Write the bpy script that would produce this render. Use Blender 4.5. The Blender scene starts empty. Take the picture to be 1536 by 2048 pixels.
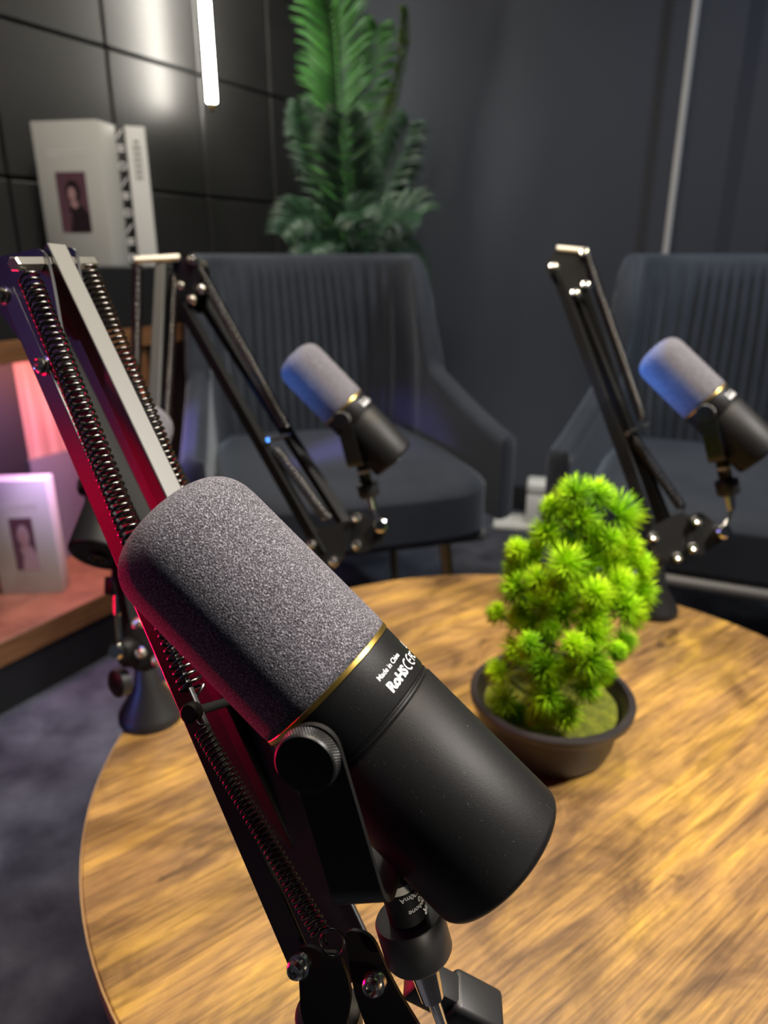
import bpy, bmesh, math, random
from mathutils import Vector, Matrix, Quaternion
random.seed(7)
sc = bpy.context.scene
COL = sc.collection
V = Vector
PI = math.pi

# ------------------------------------------------------------------ camera
FPX = 1420.0
PITCH = math.radians(19.75)
H = 0.95
cp, sp = math.cos(PITCH), math.sin(PITCH)
def cam2w(x, d, f):            # camera frame (right, down, forward) to a world direction
    return V((x, -d * sp + f * cp, -d * cp - f * sp))
def P(px, py, depth):
    return V((0, 0, H)) + cam2w((px - 768) / FPX * depth, (py - 1024) / FPX * depth, depth)
def PF(px, py, fwd):              # the same, at a given horizontal distance
    return P(px, py, fwd / (cp - (py - 1024) / FPX * sp))
def onplane(px, py, z):
    r = cam2w((px - 768) / FPX, (py - 1024) / FPX, 1)
    return V((0, 0, H)) + r * ((z - H) / r.z)
cam = bpy.data.cameras.new('camera'); camo = bpy.data.objects.new('camera', cam); COL.objects.link(camo)
camo.location = (0, 0, H); camo.rotation_euler = (PI / 2 - PITCH, 0, 0)
cam.sensor_fit = 'VERTICAL'; cam.sensor_height = 36; cam.lens = FPX / 2048 * 36
cam.clip_start = 0.01
cam.dof.use_dof = True; cam.dof.focus_distance = 0.283; cam.dof.aperture_fstop = 8.5
sc.camera = camo
sc.view_settings.view_transform = 'Standard'; sc.view_settings.look = 'None'
sc.view_settings.gamma = 1; sc.view_settings.use_curve_mapping = False
sc.view_settings.exposure = 0.0

# ------------------------------------------------------------------ mesh builder
def frame(z, hint=V((0, 0, 1))):
    z = z.normalized()
    if abs(z.dot(hint)) > 0.98: hint = V((1, 0, 0))
    x = hint.cross(z).normalized()
    return x, z.cross(x), z
class MB:
    def __init__(s): s.v = []; s.f = []
    def add(s, vs, fs):
        o = len(s.v); s.v += [V(p) for p in vs]; s.f += [[i + o for i in f] for f in fs]; return s
    def box(s, c, x, y, z):      # half-axes
        c, x, y, z = V(c), V(x), V(y), V(z)
        vs = [c + x * a + y * b + z * k for k in (-1, 1) for b in (-1, 1) for a in (-1, 1)]
        return s.add(vs, [[0, 2, 3, 1], [4, 5, 7, 6], [0, 1, 5, 4], [2, 6, 7, 3], [0, 4, 6, 2], [1, 3, 7, 5]])
    def rbox(s, c, x, y, z, b, seg=3):   # box with rounded edges
        c, x, y, z = V(c), V(x), V(y), V(z)
        bm = bmesh.new(); bmesh.ops.create_cube(bm, size=2)
        L = (x.length, y.length, z.length)
        for v in bm.verts: v.co = V((v.co.x * L[0], v.co.y * L[1], v.co.z * L[2]))
        bmesh.ops.bevel(bm, geom=bm.edges[:], offset=b, segments=seg, affect='EDGES', profile=0.5)
        xn, yn, zn = x.normalized(), y.normalized(), z.normalized()
        bm.verts.index_update()
        vs = [c + xn * v.co.x + yn * v.co.y + zn * v.co.z for v in bm.verts]
        fs = [[v.index for v in f.verts] for f in bm.faces]
        bm.free(); return s.add(vs, fs)
    def tube(s, path, r, n=12, caps=True, hint=V((0, 0, 1))):
        path = [V(p) for p in path]; m = len(path)
        rs = r if isinstance(r, (list, tuple)) else [r] * m
        T = []
        for i in range(m):
            a, b = path[max(0, i - 1)], path[min(m - 1, i + 1)]
            T.append((b - a).normalized())
        x, y, _ = frame(T[0], hint)
        vs = []; fs = []
        for i in range(m):
            if i:
                q = T[i - 1].rotation_difference(T[i]); x = q @ x
                x = (x - T[i] * x.dot(T[i])).normalized()
            y = T[i].cross(x)
            for k in range(n):
                t = 2 * PI * k / n
                vs.append(path[i] + (x * math.cos(t) + y * math.sin(t)) * rs[i])
        for i in range(m - 1):
            for k in range(n):
                a = i * n + k; b = i * n + (k + 1) % n
                fs.append([a, b, b + n, a + n])
        if caps:
            fs.append([k for k in range(n)][::-1]); fs.append([(m - 1) * n + k for k in range(n)])
        return s.add(vs, fs)
    def lathe(s, o, axis, prof, n=32, hint=V((0, 0, 1))):   # prof: (distance along axis, radius)
        x, y, z = frame(V(axis), hint); o = V(o)
        vs = []; fs = []; m = len(prof)
        for (h, r) in prof:
            for k in range(n):
                t = 2 * PI * k / n
                vs.append(o + z * h + (x * math.cos(t) + y * math.sin(t)) * max(r, 1e-6))
        for i in range(m - 1):
            for k in range(n):
                a = i * n + k; b = i * n + (k + 1) % n
                fs.append([a, b, b + n, a + n])
        fs.append([k for k in range(n)][::-1]); fs.append([(m - 1) * n + k for k in range(n)])
        return s.add(vs, fs)
    def prism(s, pts, d):        # polygon extruded by vector d
        n = len(pts); d = V(d)
        vs = [V(p) for p in pts] + [V(p) + d for p in pts]
        fs = [list(range(n))[::-1], [n + i for i in range(n)]]
        fs += [[i, (i + 1) % n, n + (i + 1) % n, n + i] for i in range(n)]
        return s.add(vs, fs)
    def beam(s, a, b, side, w, h, bev=0.0012):   # square tube from a to b; side = width direction hint
        a, b = V(a), V(b); z = (b - a).normalized()
        x = V(side) - z * V(side).dot(z); x.normalize(); y = z.cross(x)
        return s.rbox((a + b) / 2, x * w / 2, y * h / 2, (b - a) / 2, bev, 2)
    def torus(s, c, ax, R, r, n=24, k=8):
        x, y, z = frame(V(ax)); pts = [V(c) + (x * math.cos(2 * PI * i / n) + y * math.sin(2 * PI * i / n)) * R for i in range(n)]
        vs = []; fs = []
        for i in range(n):
            o = (pts[i] - V(c)).normalized()
            for j in range(k):
                t = 2 * PI * j / k; vs.append(pts[i] + (o * math.cos(t) + z * math.sin(t)) * r)
        for i in range(n):
            for j in range(k):
                fs.append([i * k + j, ((i + 1) % n) * k + j, ((i + 1) % n) * k + (j + 1) % k, i * k + (j + 1) % k])
        return s.add(vs, fs)
    def grid(s, rows, closed=False):
        m, n = len(rows), len(rows[0]); vs = [p for r in rows for p in r]; fs = []
        for i in range(m - 1):
            for k in range(n if closed else n - 1):
                fs.append([i * n + k, i * n + (k + 1) % n, (i + 1) * n + (k + 1) % n, (i + 1) * n + k])
        return s.add(vs, fs)
    def spring(s, a, b, R, wire, pitch, side, hook=0.006, per=14, n=6):
        a, b = V(a), V(b); ax = (b - a); L = ax.length; z = ax / L
        x = V(side) - z * V(side).dot(z); x.normalize(); y = z.cross(x)
        turns = max(4, int((L - 2 * hook) / pitch)); N = turns * per
        path = [a, a + z * hook * 0.5]
        for i in range(N + 1):
            t = i / per * 2 * PI
            path.append(a + z * (hook + (L - 2 * hook) * i / N) + (x * math.cos(t) + y * math.sin(t)) * R)
        path += [b - z * hook * 0.5, b]
        return s.tube(path, wire, n)

def shade(me, ang):
    if ang is None: return
    me.polygons.foreach_set('use_smooth', [True] * len(me.polygons))
    if ang < 179: me.set_sharp_from_angle(angle=math.radians(ang))
def obj(name, mb, mat, parent=None, ang=35, local=False):
    me = bpy.data.meshes.new(name)
    off = V((0, 0, 0))
    if parent is not None and not local:
        off = world_loc(parent)
    me.from_pydata([tuple(v - off) for v in mb.v], [], mb.f); me.update()
    bm = bmesh.new(); bm.from_mesh(me); bmesh.ops.recalc_face_normals(bm, faces=bm.faces[:]); bm.to_mesh(me); bm.free()
    shade(me, ang)
    me.materials.append(mat)
    o = bpy.data.objects.new(name, me); COL.objects.link(o)
    if parent is not None: o.parent = parent
    return o
def world_loc(p):
    l = V(p.location)
    while p.parent is not None:
        p = p.parent; l = l + V(p.location)
    return l
def thing(name, label, cat, loc, group=None):
    o = bpy.data.objects.new(name, None); COL.objects.link(o); o.empty_display_size = 0.05
    o.location = loc; o['label'] = label; o['category'] = cat
    if group: o['group'] = group
    return o
def tag(o, label, cat, group=None):
    o['label'] = label; o['category'] = cat
    if group: o['group'] = group
    return o
def struct(name, mb, mat, ang=35):
    o = obj(name, mb, mat, None, ang); o['kind'] = 'structure'; return o
def dup(root):
    r = root.copy(); COL.objects.link(r)
    for ch in list(root.children):
        c = ch.copy(); COL.objects.link(c); c.parent = r
        for g in list(ch.children):
            d = g.copy(); COL.objects.link(d); d.parent = c
    return r

# ------------------------------------------------------------------ materials
def mat(name, col=(0.5, 0.5, 0.5), rough=0.5, metal=0.0, spec=0.5, **kw):
    m = bpy.data.materials.new(name); m.use_nodes = True
    b = m.node_tree.nodes['Principled BSDF']
    b.inputs['Base Color'].default_value = (*col, 1); b.inputs['Roughness'].default_value = rough
    b.inputs['Metallic'].default_value = metal; b.inputs['Specular IOR Level'].default_value = spec
    for k, v in kw.items():
        b.inputs[k.replace('_', ' ')].default_value = v
    return m
def nd(m, t, **kw):
    n = m.node_tree.nodes.new(t)
    for k, v in kw.items(): setattr(n, k, v)
    return n
def lk(m, a, b): m.node_tree.links.new(a, b)
def bsdf(m): return m.node_tree.nodes['Principled BSDF']
def coords(m, scale=(1, 1, 1), rot=(0, 0, 0)):
    tc = nd(m, 'ShaderNodeTexCoord'); mp = nd(m, 'ShaderNodeMapping')
    mp.inputs['Scale'].default_value = scale; mp.inputs['Rotation'].default_value = rot
    lk(m, tc.outputs['Object'], mp.inputs['Vector']); return mp.outputs['Vector']
def noise(m, vec, scale, detail=3, rough=0.5, dist=0.0):
    n = nd(m, 'ShaderNodeTexNoise'); n.inputs['Scale'].default_value = scale; n.inputs['Detail'].default_value = detail
    n.inputs['Roughness'].default_value = rough; n.inputs['Distortion'].default_value = dist
    lk(m, vec, n.inputs['Vector']); return n.outputs['Fac']
def ramp(m, fac, stops):
    r = nd(m, 'ShaderNodeValToRGB'); e = r.color_ramp.elements
    while len(e) < len(stops): e.new(0.5)
    for i, (p, c) in enumerate(stops):
        e[i].position = p; e[i].color = (*c, 1) if len(c) == 3 else c
    lk(m, fac, r.inputs['Fac']); return r.outputs['Color']
def mix(m, fac, a, b, mode='MIX'):
    n = nd(m, 'ShaderNodeMix', data_type='RGBA', blend_type=mode)
    for sock, val in ((n.inputs['Factor'], fac), (n.inputs['A'], a), (n.inputs['B'], b)):
        pass
    ins = [i for i in n.inputs if i.enabled]
    fi, ai, bi = n.inputs[0], n.inputs[6], n.inputs[7]
    for sock, val in ((fi, fac), (ai, a), (bi, b)):
        if hasattr(val, 'is_linked'): lk(m, val, sock)
        elif isinstance(val, (int, float)): sock.default_value = val
        else: sock.default_value = (*val, 1)
    return n.outputs[2]
def bump(m, h, strength=0.3, dist=0.001):
    b = nd(m, 'ShaderNodeBump'); b.inputs['Strength'].default_value = strength; b.inputs['Distance'].default_value = dist
    lk(m, h, b.inputs['Height']); lk(m, b.outputs['Normal'], bsdf(m).inputs['Normal'])
def mth(m, op, a, b=0.0):
    n = nd(m, 'ShaderNodeMath', operation=op)
    for i, v in enumerate((a, b)):
        if hasattr(v, 'is_linked'): lk(m, v, n.inputs[i])
        else: n.inputs[i].default_value = v
    return n.outputs[0]

# foam windscreen
M_foam = mat('foam', (0.1, 0.095, 0.11), 0.8, 0, 0.35)
def _foam(m):
    v = coords(m)
    n1 = noise(m, v, 1900, 2, 0.65)
    vo = nd(m, 'ShaderNodeTexVoronoi'); vo.inputs['Scale'].default_value = 1650; lk(m, v, vo.inputs['Vector'])
    c = ramp(m, n1, [(0.35, (0.018, 0.017, 0.022)), (0.52, (0.090, 0.084, 0.103)), (0.67, (0.44, 0.42, 0.48))])
    lk(m, c, bsdf(m).inputs['Base Color'])
    h = mth(m, 'ADD', mth(m, 'MULTIPLY', vo.outputs['Distance'], -0.7), n1)
    bump(m, h, 0.9, 0.0007)
    bsdf(m).inputs['Sheen Weight'].default_value = 0.12; bsdf(m).inputs['Sheen Roughness'].default_value = 0.5
_foam(M_foam)
# matt powder coated black of the microphone body
M_body = mat('black_powder_coat', (0.007, 0.007, 0.0075), 0.48, 0, 0.24)
def _body(m):
    v = coords(m); n = noise(m, v, 2600, 2, 0.6)
    bump(m, n, 0.22, 0.0004)
    s = noise(m, v, 2300, 1, 0.4)
    c = ramp(m, s, [(0.0, (0.007, 0.007, 0.0075)), (0.76, (0.008, 0.008, 0.0085)), (0.80, (0.13, 0.13, 0.13))])
    lk(m, c, bsdf(m).inputs['Base Color'])
_body(M_body)
M_black = mat('black_painted_metal', (0.010, 0.010, 0.011), 0.38, 0, 0.55)
M_bracket = mat('black_satin_metal', (0.009, 0.009, 0.009), 0.42, 0, 0.4)
M_tube = mat('black_satin_tube', (0.014, 0.014, 0.015), 0.34, 0, 0.75)
def _tube(m):
    v = coords(m); n = noise(m, v, 900, 2, 0.5)
    bump(m, n, 0.05, 0.0003)
_tube(M_tube)
M_spring_dark = mat('dark_spring_wire', (0.02, 0.02, 0.02), 0.35, 0.6, 0.5)
M_far = mat('matt_black_tube', (0.007, 0.007, 0.007), 0.6, 0, 0.14)
M_silver = mat('grey_anodised_bar', (0.088, 0.088, 0.083), 0.46, 0.75, 0.5)
M_spring = mat('black_spring_wire', (0.11, 0.105, 0.10), 0.24, 1.0, 0.6)
M_plastic = mat('black_plastic', (0.013, 0.013, 0.014), 0.45, 0, 0.45)
M_chrome = mat('chrome', (0.78, 0.77, 0.74), 0.10, 1.0)
M_nickel = mat('nickel_bolt', (0.72, 0.70, 0.64), 0.22, 1.0)
M_hex = mat('hex_bar_steel', (0.80, 0.77, 0.68), 0.36, 1.0)
M_gold = mat('gold_ring', (0.62, 0.42, 0.10), 0.33, 1.0)
M_goldleg = mat('gold_leg', (0.75, 0.52, 0.2), 0.3, 1.0)
M_white = mat('white_print', (0.85, 0.86, 0.87), 0.55)
M_paper = mat('white_sticker', (0.62, 0.60, 0.55), 0.6)
M_ink = mat('dark_print', (0.02, 0.02, 0.02), 0.6)
M_knurl = mat('knurled_metal', (0.010, 0.010, 0.010), 0.36, 0, 0.6)

# table wood: grain runs 37 degrees from the x axis
M_wood = mat('rustic_wood', (0.4, 0.2, 0.07), 0.42, 0, 0.4)
def _wood(m):
    a = math.radians(37)
    v = coords(m, (1, 1, 1), (0, 0, -a))
    def st(sx, sy):
        mp = nd(m, 'ShaderNodeMapping'); mp.inputs['Scale'].default_value = (sx, sy, 1); lk(m, v, mp.inputs['Vector']); return mp.outputs['Vector']
    g1 = noise(m, st(3, 13), 1.6, 6, 0.6, 1.0)
    g2 = noise(m, st(9, 430), 1.6, 4, 0.7, 0.4)
    g5 = noise(m, st(4.5, 120), 1.6, 5, 0.7, 0.8)
    g3 = noise(m, st(4, 8), 1.7, 6, 0.66, 0.8)
    g4 = noise(m, st(9, 20), 1.5, 3, 0.5, 0.4)
    c = ramp(m, g1, [(0.28, (0.12, 0.064, 0.027)), (0.42, (0.24, 0.132, 0.050)), (0.56, (0.37, 0.210, 0.060)), (0.72, (0.53, 0.315, 0.058))])
    c = mix(m, 0.8, c, ramp(m, g5, [(0.36, (0.48, 0.44, 0.40)), (0.48, (0.95, 0.95, 0.94)), (0.62, (1.15, 1.15, 1.10))]), 'MULTIPLY')
    c = mix(m, 0.75, c, ramp(m, g2, [(0.39, (0.40, 0.36, 0.33)), (0.50, (0.97, 0.97, 0.96)), (0.62, (1.15, 1.15, 1.12))]), 'MULTIPLY')
    c = mix(m, 0.85, c, ramp(m, g3, [(0.36, (0.40, 0.37, 0.36)), (0.54, (1, 1, 1))]), 'MULTIPLY')
    c = mix(m, 0.9, c, ramp(m, g4, [(0.25, (0.22, 0.20, 0.20)), (0.33, (1, 1, 1))]), 'MULTIPLY')
    lk(m, c, bsdf(m).inputs['Base Color'])
    bump(m, g2, 0.25, 0.0008)
_wood(M_wood)
M_edge = mat('table_edge_band', (0.42, 0.26, 0.11), 0.45)
M_shelf = mat('walnut_shelf', (0.2, 0.09, 0.04), 0.5)
def _shelf(m):
    v = coords(m, (3, 3, 60)); n = noise(m, v, 3, 4, 0.6, 0.5)
    c = ramp(m, n, [(0.35, (0.16, 0.070, 0.028)), (0.65, (0.27, 0.125, 0.052))]); lk(m, c, bsdf(m).inputs['Base Color'])
_shelf(M_shelf)
M_niche = mat('pale_wood_back', (0.42, 0.27, 0.2), 0.55)
def _niche(m):
    v = coords(m, (26, 26, 1.2)); n = noise(m, v, 2, 3, 0.5, 0.3)
    c = ramp(m, n, [(0.4, (0.33, 0.19, 0.14)), (0.6, (0.48, 0.31, 0.24))]); lk(m, c, bsdf(m).inputs['Base Color'])
_niche(M_niche)
M_greyp = mat('grey_panel', (0.14, 0.14, 0.15), 0.5)
M_cab = mat('black_cabinet', (0.010, 0.010, 0.011), 0.55)
# carpet
M_floor = mat('carpet', (0.06, 0.065, 0.08), 0.95, 0, 0.15)
def _floor(m):
    v = coords(m); n = noise(m, v, 9, 4, 0.6); f = noise(m, v, 260, 3, 0.7)
    c = ramp(m, n, [(0.35, (0.042, 0.045, 0.062)), (0.65, (0.095, 0.102, 0.130))])
    c = mix(m, 0.5, c, ramp(m, f, [(0.3, (0.6, 0.6, 0.6)), (0.7, (1.3, 1.3, 1.3))]), 'MULTIPLY')
    lk(m, c, bsdf(m).inputs['Base Color']); bump(m, f, 0.6, 0.003)
_floor(M_floor)
M_tile = mat('black_wall_panel', (0.021, 0.020, 0.020), 0.46, 0, 0.7)
def _tile(m):
    v = coords(m); n = noise(m, v, 40, 4, 0.6); bump(m, n, 0.08, 0.003)
    c = ramp(m, noise(m, v, 5, 3), [(0.3, (0.017, 0.0165, 0.0165)), (0.7, (0.026, 0.025, 0.025))]); lk(m, c, bsdf(m).inputs['Base Color'])
_tile(M_tile)
M_groove = mat('dark_joint', (0.006, 0.006, 0.006), 0.8)
M_wall = mat('slate_wall', (0.058, 0.064, 0.080), 0.7, 0, 0.3)
def _wall(m):
    v = coords(m); n = noise(m, v, 120, 3); bump(m, n, 0.1, 0.002)
_wall(M_wall)
M_ceil = mat('dark_ceiling', (0.03, 0.03, 0.03), 0.9)
M_velvet = mat('slate_velvet', (0.035, 0.042, 0.055), 0.75, 0, 0.25, Sheen_Weight=0.45, Sheen_Roughness=0.4)
def _velvet(m):
    v = coords(m); n = noise(m, v, 7, 4, 0.6)
    c = ramp(m, n, [(0.3, (0.024, 0.029, 0.040)), (0.7, (0.038, 0.044, 0.058))]); lk(m, c, bsdf(m).inputs['Base Color'])
    bsdf(m).inputs['Sheen Tint'].default_value = (0.5, 0.55, 0.65, 1)
_velvet(M_velvet)
M_seatbase = mat('lit_edge_grey', (0.16, 0.155, 0.15), 0.6)
M_pot = mat('brown_glazed_pot', (0.030, 0.024, 0.024), 0.42, 0, 0.5)
M_moss = mat('moss', (0.2, 0.22, 0.012), 0.9)
def _moss(m):
    v = coords(m); n = noise(m, v, 90, 4, 0.7)
    c = ramp(m, n, [(0.3, (0.06, 0.075, 0.003)), (0.55, (0.15, 0.165, 0.006)), (0.75, (0.28, 0.28, 0.015))]); lk(m, c, bsdf(m).inputs['Base Color'])
    bump(m, n, 0.8, 0.004)
_moss(M_moss)
M_bark = mat('bonsai_bark', (0.05, 0.032, 0.02), 0.8)
M_stemg = mat('green_stem', (0.03, 0.10, 0.03), 0.45)
M_needle = mat('bright_needles', (0.25, 0.55, 0.02), 0.6, 0, 0.2, Transmission_Weight=0.0)
def _needle(m):
    v = coords(m); n = noise(m, v, 26, 2, 0.5)
    c = ramp(m, n, [(0.32, (0.15, 0.38, 0.004)), (0.5, (0.36, 0.66, 0.003)), (0.66, (0.58, 0.86, 0.008))]); lk(m, c, bsdf(m).inputs['Base Color'])
    bsdf(m).inputs['Subsurface Weight'].default_value = 0.0
_needle(M_needle)
def palm_mat(name, a, b):
    m = mat(name, a, 0.4, 0, 0.5); v = coords(m); n = noise(m, v, 9, 3)
    c = ramp(m, n, [(0.35, a), (0.65, b)]); lk(m, c, bsdf(m).inputs['Base Color']); return m
M_palm = palm_mat('palm_green', (0.035, 0.14, 0.025), (0.08, 0.26, 0.05))
M_palmd = palm_mat('palm_dark_green', (0.020, 0.060, 0.028), (0.05, 0.11, 0.06))
M_palmy = palm_mat('palm_yellow_green', (0.07, 0.16, 0.01), (0.16, 0.28, 0.02))
M_book = mat('off_white_cover', (0.55, 0.55, 0.52), 0.5)
M_bookw = mat('white_cover', (0.72, 0.72, 0.70), 0.45)
M_bookb = mat('black_cover', (0.012, 0.012, 0.013), 0.45)
M_pages = mat('pages', (0.6, 0.58, 0.52), 0.8)
M_mauve = mat('mauve_print', (0.13, 0.06, 0.085), 0.5)
M_skin = mat('pale_pink_print', (0.46, 0.27, 0.28), 0.5)
M_darkp = mat('dark_plum_print', (0.022, 0.012, 0.016), 0.5)
M_grey = mat('grey_print', (0.36, 0.36, 0.35), 0.5)
M_pole = mat('light_grey_pole', (0.55, 0.54, 0.52), 0.45)
M_whitepl = mat('white_gloss_plastic', (0.75, 0.75, 0.73), 0.3)
M_brass = mat('brass_cap', (0.5, 0.36, 0.15), 0.35, 1.0)
def emit(name, col, s):
    m = mat(name, (0.8, 0.8, 0.8)); b = bsdf(m); b.inputs['Emission Color'].default_value = (*col, 1); b.inputs['Emission Strength'].default_value = s; return m
M_led = emit('led_tube_glow', (1.0, 0.95, 0.84), 70)

# ------------------------------------------------------------------ room
u = V((0.505, 0.863, 0)).normalized()        # along the left wall, away from the camera
n = V((u.y, -u.x, 0))                         # out of the left wall into the room
WD, RD = 1.70, 2.58                           # wall distances from the camera
TZ = 0.45
def room(s, d, z): return u * s - n * d + V((0, 0, z))      # s along, d = distance behind camera towards the wall
corner = room(RD, WD, 0)
struct('floor', MB().box((0.3, 1.2, -0.03), (4, 0, 0), (0, 4, 0), (0, 0, 0.03)), M_floor)
struct('ceiling', MB().box((0.3, 1.2, 2.73), (4, 0, 0), (0, 4, 0), (0, 0, 0.03)), M_ceil)
# left wall built of square panels with open joints
mb = MB().box(room(0.9, WD + 0.05, 1.35), u * (RD - 0.9 + 0.1), n * 0.03, V((0, 0, 1.35)))
wall_left = struct('wall_left', mb, M_groove)
mb = MB(); PS = 0.333; s0 = 1.478 - 8 * PS; z0 = 1.46 - 5 * PS
for i in range(-1, 13):
    for k in range(0, 9):
        a0, a1 = s0 + i * PS, s0 + (i + 1) * PS
        b0, b1 = max(0, z0 + k * PS), min(2.7, z0 + (k + 1) * PS)
        a1 = min(a1, RD)
        if a1 - a0 < 0.02 or b1 - b0 < 0.02: continue
        mb.rbox(room((a0 + a1) / 2, WD + 0.01, (b0 + b1) / 2), u * ((a1 - a0) / 2 - 0.004), n * 0.012, V((0, 0, (b1 - b0) / 2 - 0.004)), 0.003, 1)
pn = obj('wall_panelling', mb, M_tile, wall_left, local=True)
struct('wall_right', MB().box(room(RD + 0.04, -1.3, 1.35), n * 3.1, u * 0.04, V((0, 0, 1.35))), M_wall)
tq = V((1.20, 2.28, 0)); struct('trim_1', MB().rbox(V((1.235, 2.235, 1.35)), n * 0.06, u * 0.025, V((0, 0, 1.35)), 0.004, 1), M_cab)
struct('baseboard_right', MB().box(room(RD - 0.008, -1.3, 0.05), n * 3.0, u * 0.008, V((0, 0, 0.05))), M_cab)

# ------------------------------------------------------------------ round table
circ = V((0.155, 0.636, TZ)); TR = 0.449
tb = thing('round_table', 'round rustic brown wooden table carrying the microphones and the bonsai', 'table', (circ.x, circ.y, 0))
obj('tabletop', MB().lathe((circ.x, circ.y, TZ - 0.022), (0, 0, 1), [(0, TR - 0.002), (0.001, TR - 0.001), (0.0205, TR - 0.001), (0.022, TR - 0.0025)], 128), M_wood, tb, 30)
obj('edge_band', MB().lathe((circ.x, circ.y, TZ - 0.0225), (0, 0, 1), [(0, TR), (0.021, TR)], 128), M_edge, tb, 30)
for k in range(4):
    a = PI / 4 + k * PI / 2
    d = V((math.cos(a), math.sin(a), 0))
    obj('leg', MB().tube([circ - V((0, 0, 0.0226)) + d * 0.25, V((circ.x, circ.y, 0)) + d * 0.33], [0.016, 0.012], 16), M_black, tb)

# ------------------------------------------------------------------ microphone
def text_mesh(txt, size, bold=0.0, res=3, extr=0.0, shear=0.0):
    cu = bpy.data.curves.new('t', 'FONT'); cu.body = txt; cu.size = size; cu.offset = bold; cu.resolution_u = res; cu.shear = shear
    o = bpy.data.objects.new('t', cu); COL.objects.link(o)
    dg = bpy.context.evaluated_depsgraph_get(); me = bpy.data.meshes.new_from_object(o.evaluated_get(dg))
    bm = bmesh.new(); bm.from_mesh(me); bmesh.ops.triangulate(bm, faces=bm.faces[:])
    for it in range(2):
        es = [e for e in bm.edges if e.calc_length() > size * 0.25]
        if es: bmesh.ops.subdivide_edges(bm, edges=es, cuts=1); bmesh.ops.triangulate(bm, faces=bm.faces[:])
    bm.verts.index_update()
    vs = [v.co.copy() for v in bm.verts]; fs = [[v.index for v in f.verts] for f in bm.faces]
    bm.free(); bpy.data.objects.remove(o); bpy.data.curves.remove(cu); bpy.data.meshes.remove(me)
    return vs, fs
MR = 0.030
ring_c = P(655, 1362, 0.2665)
a_f = cam2w(0.705, 0.703, -0.025).normalized()
ray = (ring_c - V((0, 0, H))).normalized()
e_v = -(ray - a_f * ray.dot(a_f)).normalized()        # towards the viewer, square to the axis
n_v = e_v.cross(a_f).normalized()
if n_v.dot(cam2w(0.71, -0.70, 0)) < 0: n_v = -n_v      # up and to the right in the photograph
th = math.radians(31)
w_f = (e_v * math.cos(th) - n_v * math.sin(th)).normalized()
Zl = -a_f; Xl = w_f; Yl = Zl.cross(Xl)
Mfront = Matrix((Xl, Yl, Zl)).transposed()
t_w = cam2w(0.30, 0.93, 0.30); t_w = (t_w - w_f * t_w.dot(w_f)).normalized()
t_l = Mfront.transposed() @ t_w
X3 = V((1, 0, 0)); s_l = X3.cross(t_l).normalized()
mic = thing('studio_microphone', 'large black studio microphone with grey foam and gold ring in the foreground', 'microphone', ring_c, 'broadcast microphones on boom arms')
mic.rotation_mode = 'QUATERNION'; mic.rotation_quaternion = Mfront.to_quaternion()
def mo(name, mb, m, ang=35, par=None): return obj(name, mb, m, par or mic, ang, True)
prof = [(0.0008, MR - 0.003), (0.0008, MR + 0.0002), (0.004, MR + 0.0005), (0.062, MR + 0.0003)]
prof[-1] = (0.0665, MR + 0.0003)
for i in range(1, 25):                                    # rounded shoulder running into a shallow dome
    t = PI / 2 * i / 24; q_ = 2 / 2.9
    prof.append((0.0665 + 0.0232 * math.sin(t) ** q_, (MR + 0.0003) * max(0.0, math.cos(t)) ** q_))
foam_mb = MB().lathe((0, 0, 0), (0, 0, 1), prof, 96)
mo('foam_windscreen', foam_mb, M_foam, 180)
mo('gold_ring', MB().lathe((0, 0, -0.0012), (0, 0, 1), [(0, MR - 0.002), (0, MR + 0.0001), (0.0002, MR + 0.0003), (0.0018, MR + 0.0003), (0.002, MR + 0.0001), (0.002, MR - 0.002)], 96), M_gold)
bp = [(-0.0012, MR - 0.001), (-0.0014, MR - 0.0002), (-0.0200, MR - 0.0002), (-0.0206, MR - 0.0005), (-0.0208, MR - 0.0013), (-0.0214, MR - 0.0013), (-0.0216, MR - 0.0006), (-0.0222, MR - 0.0004), (-0.0228, MR - 0.0006), (-0.0231, MR - 0.0011), (-0.0236, MR - 0.0009), (-0.0244, MR - 0.0001), (-0.0875, MR + 0.0001)]
for i in range(1, 9):
    t = PI / 2 * i / 8; bp.append((-0.0875 - 0.004 * math.sin(t), MR + 0.0001 - 0.004 * (1 - math.cos(t))))
bp.append((-0.0917, MR - 0.010)); bp.append((-0.0910, MR - 0.0105))
mo('body', MB().lathe((0, 0, 0), (0, 0, 1), bp, 96), M_body, 50)
sock = mo('cable_socket', MB().lathe((0, 0, -0.0911), (0, 0, -1), [(0, 0.0095), (0.003, 0.0095), (0.003, 0.0075), (0.001, 0.0072)], 32), M_black)
mb = MB()
for k in range(3):
    mb.lathe((0.0035 * math.cos(k * 2.1), 0.0035 * math.sin(k * 2.1), -0.0920), (0, 0, -1), [(0, 0.0009), (0.0022, 0.0009)], 10)
mo('contact_pins', mb, M_goldleg, 35, sock)
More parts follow.
